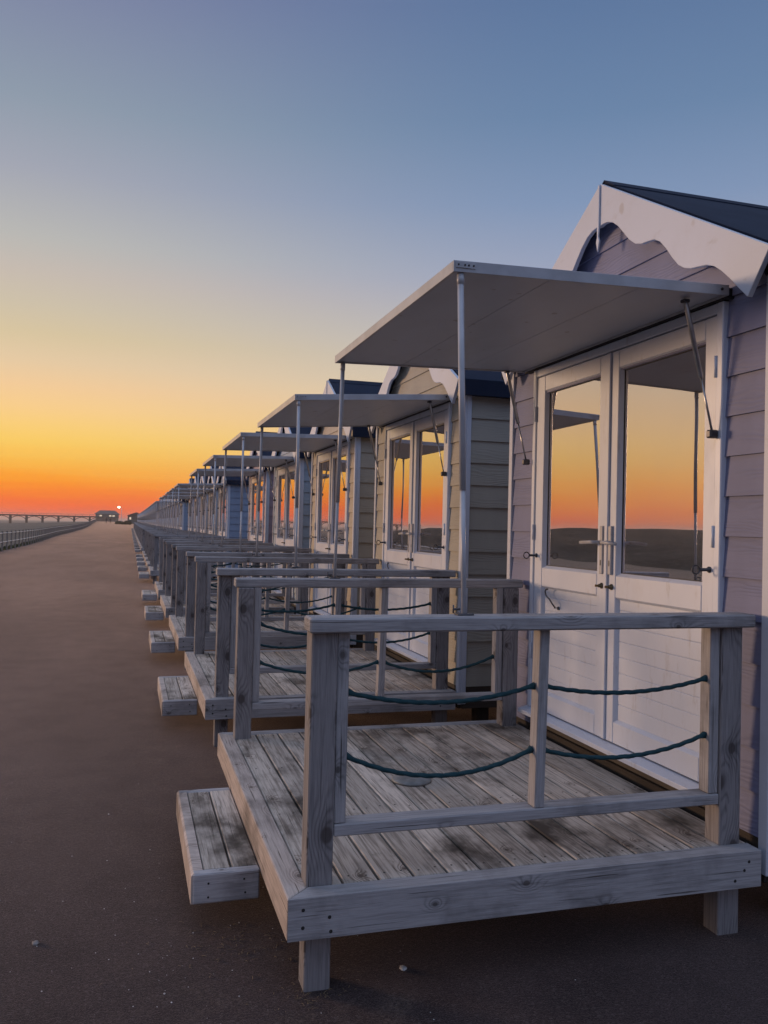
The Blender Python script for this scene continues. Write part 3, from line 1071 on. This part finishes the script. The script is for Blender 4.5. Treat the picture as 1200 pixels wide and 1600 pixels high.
# ------------------------------------------------------------------ deck
def deck_spec():
    sp = []
    T, B, L, W = .337, .205, 2.18, 1.775
    EB = .078
    # boards run along the row
    mb = MB()
    x = EB + .004
    i = 0
    while x < W - .03:
        x1 = min(x + .1128, W + .012)
        dz = random.uniform(-.0016, .0012)
        mb.box((x, EB + .003, T - .034 + dz), (x1, L - EB - .003, T + dz - .0005), .0035, 1)
        for yy in (EB + .05, .78, 1.44, L - EB - .05):
            for xx in (x + .026, x1 - .026):
                jx, jy = random.uniform(-.004, .004), random.uniform(-.012, .012)
                mb.lathe([(.0042, -.002), (.0042, .0006)], (xx + jx, yy + jy, T + dz - .0005), 7, mi=1)
        x += .1215
        i += 1
    # bearers below
    for yy in (.55, 1.1, 1.65):
        mb.box((.08, yy, B + .01), (W, yy + .045, T - .037), .002, 0)
    sp.append(('deck_boards', None, mb, ['deck_timber', 'nail_head'], 0))
    g_ = .0015
    polys = [[(0, g_), (EB, EB + g_), (EB, L - EB - g_), (0, L - g_)],
             [(g_, 0), (W, 0), (W, EB), (EB + g_, EB)],
             [(g_, L), (EB + g_, L - EB), (W, L - EB), (W, L)]]
    for k, p in enumerate(polys):
        mb = MB()
        mb.prism(p, B, T, 'XY', grain=1 if k == 0 else 0)
        if k == 1:
            for xx, zz in ((.05, .30), (.05, .245), (.135, .27), (.14, .225), (1.70, .27), (1.66, .235), (1.72, .30)):
                mb.lathe([(.006, .001), (.006, -.0012)], (xx, 0, zz), 9, mi=1, axis='Y')
        sp.append(('edge_board', None, mb, ['edge_timber' if k == 0 else 'rail_timber', 'nail_head'], .006))
    # railings at both ends
    for far in (False, True):
        Y = (lambda y: L - y) if far else (lambda y: y)
        py0, py1 = EB + .003, EB + .089
        for (x0, x1, zb) in ((.074, .161, 0.), (1.652, 1.745, 0.0)):
            mb = MB()
            mb.box((x0, Y(py0), zb - .01), (x1, Y(py1), 1.1545), .004, 2)
            sp.append(('corner_post', None, mb, 'post_timber', 0))
        for (x0, x1) in ((.1625, .203), (1.608, 1.6505)):
            mb = MB()
            mb.box((x0, Y(py0 + .010), .5282), (x1, Y(py0 + .068), 1.1545), .003, 2)
            sp.append(('batten', None, mb, 'rail_timber', 0))
        mb = MB()
        mb.box((.1625, Y(py0 + .0015), .488), (1.6505, Y(py0 + .083), .5275), .004, 0)
        sp.append(('lower_rail', None, mb, 'rail_timber', 0))
        mb = MB()
        Mx = Matrix.Identity(4)
        Mx[0][2] = .017                       # leans a touch
        Mx[0][3] = -.017 * .53
        mb.box((.884, Y(py0 + .004), .5282), (.922, Y(py0 + .060), 1.1545), .003, 2, M=Mx)
        sp.append(('mid_post', None, mb, 'rail_timber', 0))
        mb = MB()
        mb.box((.060, Y(.048), 1.155), (1.778, Y(.152), 1.2045), .006, 0)
        sp.append(('top_rail', None, mb, 'rail_timber', 0))
        yr = Y(py0 + .036)
        jit = random.uniform(-.02, .02) if far else 0
        for (xa, xb, za, zm, zb) in ((.203, .889, .951, .905 + jit, .952), (.203, .886, .741, .655 - jit, .728),
                                     (.928, 1.608, .950, .915 - jit, .957), (.925, 1.608, .724, .680 + jit, .745)):
            pts, rad = [], []
            n = 64
            for i in range(n + 1):
                u = i / n
                base = za + (zb - za) * u
                mid = (za + zb) / 2
                zz = base + 4 * u * (1 - u) * (zm - mid)
                pts.append((xa + (xb - xa) * u, yr, zz))
                ed = min(u, 1 - u) * (xb - xa)
                rad.append(.0078 + (.006 if ed < .016 else 0) * (1 - ed / .02))
            mb = MB()
            mb.tube(pts, rad, 12, lobes=3, pitch=.055)
            sp.append(('rope', None, mb, 'rope_teal', 0))
    # step fixed to the seaward side
    sy0, sy1, z0, z1 = .551, 1.552, .111, .2215
    mb = MB()
    mb.prism([(-.252, z0), (-.208, z0), (-.208, z1 - .001), (-.244, z1 - .001), (-.252, z1 - .010)], sy0 + .003, sy1 - .003, 'XZ', grain=1)
    mb.box((-.246, sy0 - .006, z0), (-.003, sy0 + .036, z1), .005, 0, mi=2)
    mb.box((-.246, sy1 - .036, z0), (-.003, sy1 + .002, z1), .005, 0, mi=2)
    for xx, zz in ((-.19, .185), (-.19, .135), (-.06, .19), (-.055, .14)):
        mb.lathe([(.004, .001), (.004, -.0012)], (xx, sy0 - .006, zz), 8, mi=1, axis='Y')
    sp.append(('step', None, mb, ['edge_timber', 'nail_head', 'rail_timber'], 0))
    mb = MB()
    mb.box((-.2035, sy0 + .0375, z1 - .03), (-.1075, sy1 - .0375, z1 - .0015), .004, 1)
    mb.box((-.1005, sy0 + .0375, z1 - .03), (-.004, sy1 - .0375, z1 - .0005), .004, 1)
    sp.append(('tread', 'step', mb, 'deck_timber', 0))
    return sp


PITCH = 3.0932
NEAR = 13
NUM = 46
MISSING = (5, 11)
paint = {0: 'lilac_paint', 1: 'cream_paint', 2: 'stone_paint', 3: 'blue_paint', 4: 'mauve_paint', 6: 'sky_paint', 7: 'cream_paint', 8: 'stone_paint',
         9: 'mauve_paint', 10: 'green_paint', 12: 'sky_paint'}
cyc = ['cream_paint', 'blue_paint', 'mauve_paint', 'stone_paint', 'lilac_paint', 'green_paint']
hut_lab = {
    0: 'lilac beach hut cut off by the right edge of the picture, nearest of the row',
    1: 'cream beach hut standing right behind the nearest lilac hut',
    2: 'stone coloured beach hut, third from the viewer, between the cream and the blue hut',
    3: 'pale blue beach hut, fourth from the viewer, just before a dark mauve hut',
    4: 'mauve beach hut, fifth from the viewer, with an empty plot behind it',
    6: 'deep blue beach hut whose whole side wall shows across the first empty plot',
    7: 'cream hut directly behind the deep blue hut at the first empty plot',
    8: 'stone coloured hut second behind the deep blue hut at the first empty plot',
    9: 'mauve hut third behind the deep blue hut at the first empty plot',
    10: 'pale green hut far along the row just before the second empty plot',
    12: 'blue hut just beyond the second empty plot far along the row'}
deck_lab = {
    0: 'weathered timber deck in the foreground in front of the lilac hut',
    1: 'weathered timber deck in front of the cream hut, next behind the foreground deck',
    2: 'timber deck in front of the third hut, two behind the foreground deck',
    3: 'timber deck of the pale blue hut, fourth in the row',
    4: 'timber deck of the mauve hut, fifth in the row, before the first empty plot',
    6: 'timber deck of the deep blue hut with a white lidded pot standing on it',
    7: 'timber deck next behind the deck with the white lidded pot',
    8: 'timber deck second behind the deck with the white lidded pot',
    9: 'timber deck third behind the deck with the white lidded pot',
    10: 'timber deck just before the second empty plot far along the row',
    12: 'timber deck just beyond the second empty plot far along the row'}

HS = hut_spec()
DS = deck_spec()
hut0 = instantiate(HS, empty('beach_hut'))
deck0 = instantiate(DS, empty('timber_deck'))


def repaint(root, mat):
    for ch in root.children:
        if ch.name.split('.')[0] == 'wall':
            sl = ch.material_slots[0]
            sl.link = 'OBJECT'
            sl.material = MATS[mat]


far_hut = far_deck = None
for k in range(NUM):
    if k in MISSING:
        continue
    y = k * PITCH
    if k < NEAR:
        h = hut0 if k == 0 else copy_tree(hut0)
        d = deck0 if k == 0 else copy_tree(deck0)
        repaint(h, paint[k])
        tag(h, hut_lab[k], 'beach hut', 'beach huts in a row along the promenade')
        tag(d, deck_lab[k], 'deck', 'timber decks in front of the beach huts')
        if k:
            st = [c for c in d.children if c.name.startswith('step')][0]
            st.location.y = random.uniform(-.08, .05)
    else:
        if far_hut is None:
            skip = ('window_seal', 'lock_knob', 'eye_bolt', 'cabin_hook', 'clamp', 'corner_bracket', 'gas_strut')
            far_hut = h = merged('beach_hut', HS, skip)
            far_deck = d = merged('timber_deck', DS, ('rope',))
        else:
            h = far_hut.copy()
            d = far_deck.copy()
            COL.objects.link(h)
            COL.objects.link(d)
        sl = h.material_slots[0]
        sl.link = 'OBJECT'
        sl.material = MATS[cyc[(k * 5 + k // 3) % len(cyc)]]
        tag(h, 'tiny beach hut in the far crowded end of the row', 'beach hut', 'beach huts in a row along the promenade')
        tag(d, 'tiny timber deck in the far crowded end of the row', 'deck', 'timber decks in front of the beach huts')
    z = gz(y)
    h.location = (0, y, z)
    d.location = (random.uniform(-.008, .008) if 0 < k < NEAR else 0, y, z + (random.uniform(-.008, .006) if k else 0))
    if 0 < k < NEAR:
        h.rotation_euler.z = random.uniform(-.0022, .0022)
        h.scale.z = random.uniform(.995, 1.004)
        drop = {1: .045, 2: -.004}.get(k, random.uniform(-.012, .02))
        for ch in h.children:
            nm = ch.name.split('.')[0]
            if nm == 'canopy':
                hp = Vector((1.80, 0, 2.50))
                ch.matrix_local = Matrix.Translation(hp) @ Matrix.Rotation(-drop / 1.2, 4, 'Y') @ Matrix.Translation(-hp)
            elif nm == 'canopy_pole':
                sc = (2.438 - drop - 1.207) / (2.438 - 1.207)
                ch.matrix_local = Matrix.Translation((0, 0, 1.207)) @ Matrix.Diagonal((1, 1, sc, 1)) @ Matrix.Translation((0, 0, -1.207))

# ------------------------------------------------------------------ small things near the viewer
mb = MB()
mb.lathe([(.092, 0), (.092, .006), (.086, .011), (.05, .015), (.012, .016), (.0, .016)], (0, 0, 0), 32)
o = obj('deck_disc', mb, 'teal_disc')
o.location = (.776, 1.10, .3375)
tag(o, 'flat round grey green disc lying on the foreground deck', 'disc')

pot = empty('lidded_pot', (.22, 6 * PITCH + 1.25, .337))
mb = MB()
mb.lathe([(.045, 0), (.055, .02), (.06, .09), (.058, .10)], (0, 0, 0), 20)
obj('jar', mb, 'pot_white', pot)
mb = MB()
mb.lathe([(.085, .100), (.088, .108), (.05, .135), (.016, .146), (.016, .158), (.006, .162)], (0, 0, 0), 20)
obj('lid', mb, 'pot_white', pot)
tag(pot, 'small white lidded pot standing on the deck of the deep blue hut', 'pot')


def blob(mb, c, r, sq=.5, n=7):
    rot = random.random() * 6.28
    prof = []
    verts, faces, uvf = [], [], []
    rings = [(-.5, .75), (.1, 1.0), (.6, .72)]
    for h, q in rings:
        for k in range(n):
            a = rot + 2 * math.pi * k / n
            j = random.uniform(.8, 1.2)
            verts.append((c[0] + r * q * j * math.cos(a), c[1] + r * q * j * 1.3 * math.sin(a), c[2] + r * sq * (h + .5)))
    verts.append((c[0], c[1], c[2] + r * sq * 1.35))
    for i in range(2):
        for k in range(n):
            k2 = (k + 1) % n
            faces.append((i * n + k, i * n + k2, (i + 1) * n + k2, (i + 1) * n + k))
    for k in range(n):
        faces.append((2 * n + k, 2 * n + (k + 1) % n, 3 * n))
    uvf = [[(0, 0)] * len(f) for f in faces]
    mb.shared(verts, faces, uvf, 0, True)


for loc, r, lab in (((.431, .141, 0), .0125, 'white round shell on the dark ground before the foreground deck'),
                    ((-.78, .62, 0), .013, 'pale flat stone on the ground left of the foreground step')):
    mb = MB()
    blob(mb, (0, 0, 0), r, .45, 12)
    o = obj('seashell' if 'shell' in lab else 'stone', mb, 'shell_white' if 'shell' in lab else 'stone_grey')
    o.location = loc
    tag(o, lab, 'shell' if 'shell' in lab else 'stone')
mb = MB()
for i in range(200):
    x = random.uniform(-2.6, 1.7)
    y = -.6 + 4.2 * random.random() ** 1.5
    if random.random() < .5:
        x, y = random.gauss(-.15, .35), random.gauss(.35, .4)
    blob(mb, (x, y, 0), abs(random.gauss(.0009, .0008)) + .0007, .5, 5)
o = obj('shell_grit', mb, 'shell_white')
tag(o, 'specks of shell and grit scattered over the tarmac', 'grit', kind='stuff')

mb = MB()
for i in range(150):
    if i < 60:
        x, y = random.gauss(.10, .07), random.gauss(.06, .05)
    else:
        x, y = random.gauss(-.13, .13), random.gauss(.43, .10)
    a, L_ = random.random() * 6.28, random.uniform(.004, .022)
    mb.tube([(x, y, .001), (x + math.cos(a) * L_ * .5, y + math.sin(a) * L_ * .5, .0035), (x + math.cos(a) * L_, y + math.sin(a) * L_, .0012)], random.uniform(.0005, .0011), 4)
o = obj('dry_straw', mb, 'straw')
tag(o, 'bits of dry straw and litter by the foot and step of the foreground deck', 'litter', kind='stuff')

# ------------------------------------------------------------------ promenade railing
fence = empty('promenade_railing', (0, 0, 0))
tag(fence, 'low railing of dark posts and two pale rails along the beach side', 'railing')
y = 24.0
posts = []
while y < 330:
    posts.append(y)
    y += 1.545
far_mb = MB()


def fpost(mb, x, y, z):
    mb.box((x - .036, y - .036, z - .1), (x + .036, y + .036, z + .90), .008)
    mb.box((x - .044, y - .044, z + .9005), (x + .044, y + .044, z + .925), .008)


first = None
for i, y in enumerate(posts):
    x = edge_x(y) + .18
    z = gz(y)
    if i < 90:
        if first is None:
            mb = MB()
            fpost(mb, 0, 0, 0)
            first = obj('post', mb, 'fence_post_paint', fence)
            p = first
        else:
            p = first.copy()
            COL.objects.link(p)
            p.parent = fence
        p.location = (x, y, z)
    else:
        fpost(far_mb, x, y, z)
o = obj('post', far_mb, 'fence_post_paint', fence)
o['kind'] = 'stuff'
for hgt in (.83, .42):
    mb = MB()
    mb.tube([(edge_x(y) + .18, y, gz(y) + hgt) for y in posts], .024, 8)
    obj('rail', mb, 'fence_rail_metal', fence)

# ------------------------------------------------------------------ far end: pavilion, pier, lamp, cabin, shrubs, people
FZ = gz(397)
pav = empty('pavilion', (-10.4, 397, FZ))
pav.scale = (1.2, 1., .98)
tag(pav, 'dark hip roofed pavilion with lit upper windows at the end of the promenade', 'pavilion')
mb = MB()
mb.box((-4.0, 0, -.3), (4.0, 7, 1.75), .03)
obj('lower_wall', mb, 'pavilion_wall', pav)
mb = MB()
mb.box((-4.1, -.1, 1.751), (4.1, 7.1, 3.4), .03)
obj('upper_wall', mb, 'pavilion_upper', pav)
mb = MB()
E_ = [(-4.6, -.6, 3.4), (4.6, -.6, 3.4), (4.6, 7.6, 3.4), (-4.6, 7.6, 3.4)]
R_ = [(-2.7, 3.0, 5.15), (2.7, 3.0, 5.15), (2.7, 4, 5.15), (-2.7, 4, 5.15)]
for i in range(4):
    j = (i + 1) % 4
    mb.face([E_[i], E_[j], R_[j], R_[i]], [(0, 0)] * 4)
mb.face(R_, [(0, 0)] * 4)
mb.face(E_[::-1], [(0, 0)] * 4)
obj('roof', mb, 'pavilion_roof', pav)
for x in (-2.3, 1.1, 2.3, -3.3):
    mb = MB()
    mb.box((x - .42, -.16, 2.35), (x + .42, -.1005, 2.95), .01)
    obj('window', mb, 'lit_window' if x != -3.3 else 'pavilion_wall', pav)
for x in (-3.9, -2.0, 0, 2, 3.9):
    mb = MB()
    mb.box((x - .09, -1.0, -.2), (x + .09, -.82, 1.75), .01)
    obj('column', mb, 'pavilion_wall', pav)
mb = MB()
mb.box((-4.4, -1.15, 1.7505), (4.4, -.105, 1.9), .02)
obj('balcony', mb, 'pavilion_roof', pav)

pier = empty('pier', (-14.9, 400, 0))
tag(pier, 'long dark pier on piles standing across the horizon at far left', 'pier')
mb = MB()
mb.box((-112, -1.6, 3.0), (0, 2.2, 3.55), .03)
obj('walkway', mb, 'pier_timber', pier)
mb = MB()
mb.tube([(-112, -1.6, 4.2), (0, -1.6, 4.2)], .05, 6)
for i in range(38):
    mb.tube([(-i * 3., -1.6, 3.5), (-i * 3., -1.6, 4.2)], .05, 5)
obj('handrail', mb, 'pier_timber', pier)
for i in range(17):
    mb = MB()
    x = -3 - i * 6.6
    for yy in (-1.2, 1.8):
        mb.box((x - .35, yy - .2, -2), (x + .35, yy + .2, 3.0), .03)
    for sg in (1, -1):
        mb.tube([(x, -1.2, 1.3), (x + sg * .9, -1.2, 2.2), (x + sg * 2.2, -1.2, 2.75), (x + sg * 3.2, -1.2, 2.9)], .17, 6)
    obj('trestle', mb, 'pier_timber', pier)

LY = 300
lamp = empty('street_lamp', (-3.35, LY, gz(LY)))
tag(lamp, 'tall lamp post with a glowing head beyond the end of the hut row', 'street lamp')
mb = MB()
mb.tube([(0, 0, -.2), (0, 0, .8), (0, 0, .85), (0, 0, 5.0)], [.14, .14, .09, .07], 10)
mb.tube([(0, 0, 4.9), (-.2, 0, 5.3), (-.9, 0, 5.45)], .05, 8)
obj('pole', mb, 'white_metal', lamp)
mb = MB()
mb.lathe([(.14, -.02), (.36, -.16), (.40, -.30), (.30, -.5), (.1, -.62)], (-.9, 0, 5.62), 16)
obj('lantern', mb, 'lit_lamp', lamp)

cab = empty('cabin', (.4, 262, gz(262)))
tag(cab, 'small dark cabin closing off the far end of the hut row', 'cabin')
mb = MB()
mb.box((-1.6, 0, -.2), (3.2, 4, 2.5), .03)
obj('wall', mb, 'pavilion_upper', cab)
mb = MB()
mb.prism([(-1.9, 2.5), (3.5, 2.5), (.8, 3.5)], -.3, 4.3, 'XZ')
obj('roof', mb, 'pavilion_roof', cab)
mb = MB()
mb.box((-1.1, -.05, 1.3), (-.6, -.0005, 2.0), .01)
obj('window', mb, 'lit_window', cab)


def shrub(name, loc, rx, ry, rz, n, lab, grp):
    mb = MB()
    for i in range(n):
        th, u = random.random() * 6.28, random.random()
        rr = (.55 + .45 * random.random())
        bump = 1 + .22 * math.sin(th * 3 + loc[0]) * math.cos(u * 5)
        p = Vector((rx * math.cos(th) * math.sqrt(1 - u * u) * rr * bump, ry * math.sin(th) * math.sqrt(1 - u * u) * rr * bump, rz * u * rr * bump + .05))
        s_ = random.uniform(.06, .14)
        a, b = Vector((random.gauss(0, 1), random.gauss(0, 1), random.gauss(0, 1))).normalized() * s_, Vector((random.gauss(0, 1), random.gauss(0, 1), random.gauss(0, 1))).normalized() * s_
        mb.face([p - a, p + b, p + a, p - b], [(0, 0)] * 4)
    for i in range(6):
        mb.tube([(0, 0, -.1), (rx * .4 * math.cos(i), ry * .4 * math.sin(i), rz * .6)], .03, 5)
    o_ = obj(name, mb, 'leaves')
    o_.location = loc
    tag(o_, lab, 'shrub', grp)


shrub('shrub', (-3.2, 240, gz(240)), 1.3, 1.5, .85, 1500, 'low green shrub beside the end of the promenade, left one of two', 'shrubs at the far end of the promenade')
shrub('shrub', (-1.2, 232, gz(232)), 1.2, 1.5, 1.05, 1500, 'taller green shrub beside the end of the promenade, right one of two', 'shrubs at the far end of the promenade')


def person(loc, ang_, lab, jacket, stride):
    root_me = bpy.data.meshes.new('person')
    s_ = stride
    P = [(0, 0, .95), (0, 0, 1.18), (0, 0, 1.40), (0, 0, 1.50), (0, .01, 1.60), (0, .01, 1.72),
         (-.10, 0, .90), (-.11, s_ * .5, .50), (-.11, s_ * .6 - .04, .07), (-.11, s_ * .6 + .12, .03),
         (.10, 0, .90), (.11, -s_ * .35, .50), (.11, -s_ * .8, .09), (.11, -s_ * .8 + .15, .03),
         (-.19, 0, 1.38), (-.24, -s_ * .3, 1.10), (-.24, -s_ * .1 + .05, .86), (-.24, -s_ * .1 + .07, .76),
         (.19, 0, 1.38), (.24, s_ * .3, 1.10), (.24, s_ * .4 + .05, .88), (.24, s_ * .4 + .07, .78)]
    Ed = [(0, 1), (1, 2), (2, 3), (3, 4), (4, 5), (0, 6), (6, 7), (7, 8), (8, 9), (0, 10), (10, 11), (11, 12), (12, 13),
          (2, 14), (14, 15), (15, 16), (16, 17), (2, 18), (18, 19), (19, 20), (20, 21)]
    R = [.15, .14, .16, .06, .095, .085, .095, .07, .05, .04, .095, .07, .05, .04, .07, .05, .04, .035, .07, .05, .04, .035]
    root_me.from_pydata(P, Ed, [])
    root_me.materials.append(MATS['skin'])
    o_ = bpy.data.objects.new('person', root_me)
    COL.objects.link(o_)
    md = o_.modifiers.new('skin', 'SKIN')
    root_me.skin_vertices.new(name='') if not root_me.skin_vertices else None
    for i, r in enumerate(R):
        root_me.skin_vertices[0].data[i].radius = (r, r * .8)
    root_me.skin_vertices[0].data[0].use_root = True
    sb = o_.modifiers.new('subsurf', 'SUBSURF')
    sb.levels = sb.render_levels = 1
    o_.location = loc
    o_.rotation_euler.z = ang_
    tag(o_, lab, 'person', 'people walking at the far end of the promenade')
    mb = MB()
    mb.lathe([(.095, 1.63), (.115, 1.68), (.105, 1.76), (.05, 1.81), (.01, 1.82)], (0, -.015, 0), 12)
    obj('hair', mb, 'hair_dark', o_)
    mb = MB()
    mb.lathe([(.20, .80), (.205, .95), (.19, 1.15), (.215, 1.36), (.17, 1.46), (.08, 1.49)], (0, 0, 0), 14)
    obj('jacket', mb, jacket, o_)


person((-7.25, 262, gz(262)), 2.9, 'walker in a dark coat, left of two people far down the promenade', 'clothes_dark', .22)
person((-6.0, 258, gz(258)), 3.3, 'walker in a dark reddish coat, right of two people far down the promenade', 'clothes_red', .28)

# ------------------------------------------------------------------ sea haze
m = bpy.data.materials.new('haze_air')
m.use_nodes = True
MATS['haze_air'] = m
t = NT(m.node_tree)
pv = t.n('ShaderNodeVolumePrincipled', i_Color=(.85, .76, .70, 1), i_Density=.00055, i_Anisotropy=.35)
t.t.links.new(pv.outputs[0], t.n('ShaderNodeOutputMaterial').inputs['Volume'])
mb = MB()
mb.box((-4700, -900, -4), (3100, 4950, 10.5), 0)
tag(obj('haze', mb, 'haze_air'), kind='stuff')
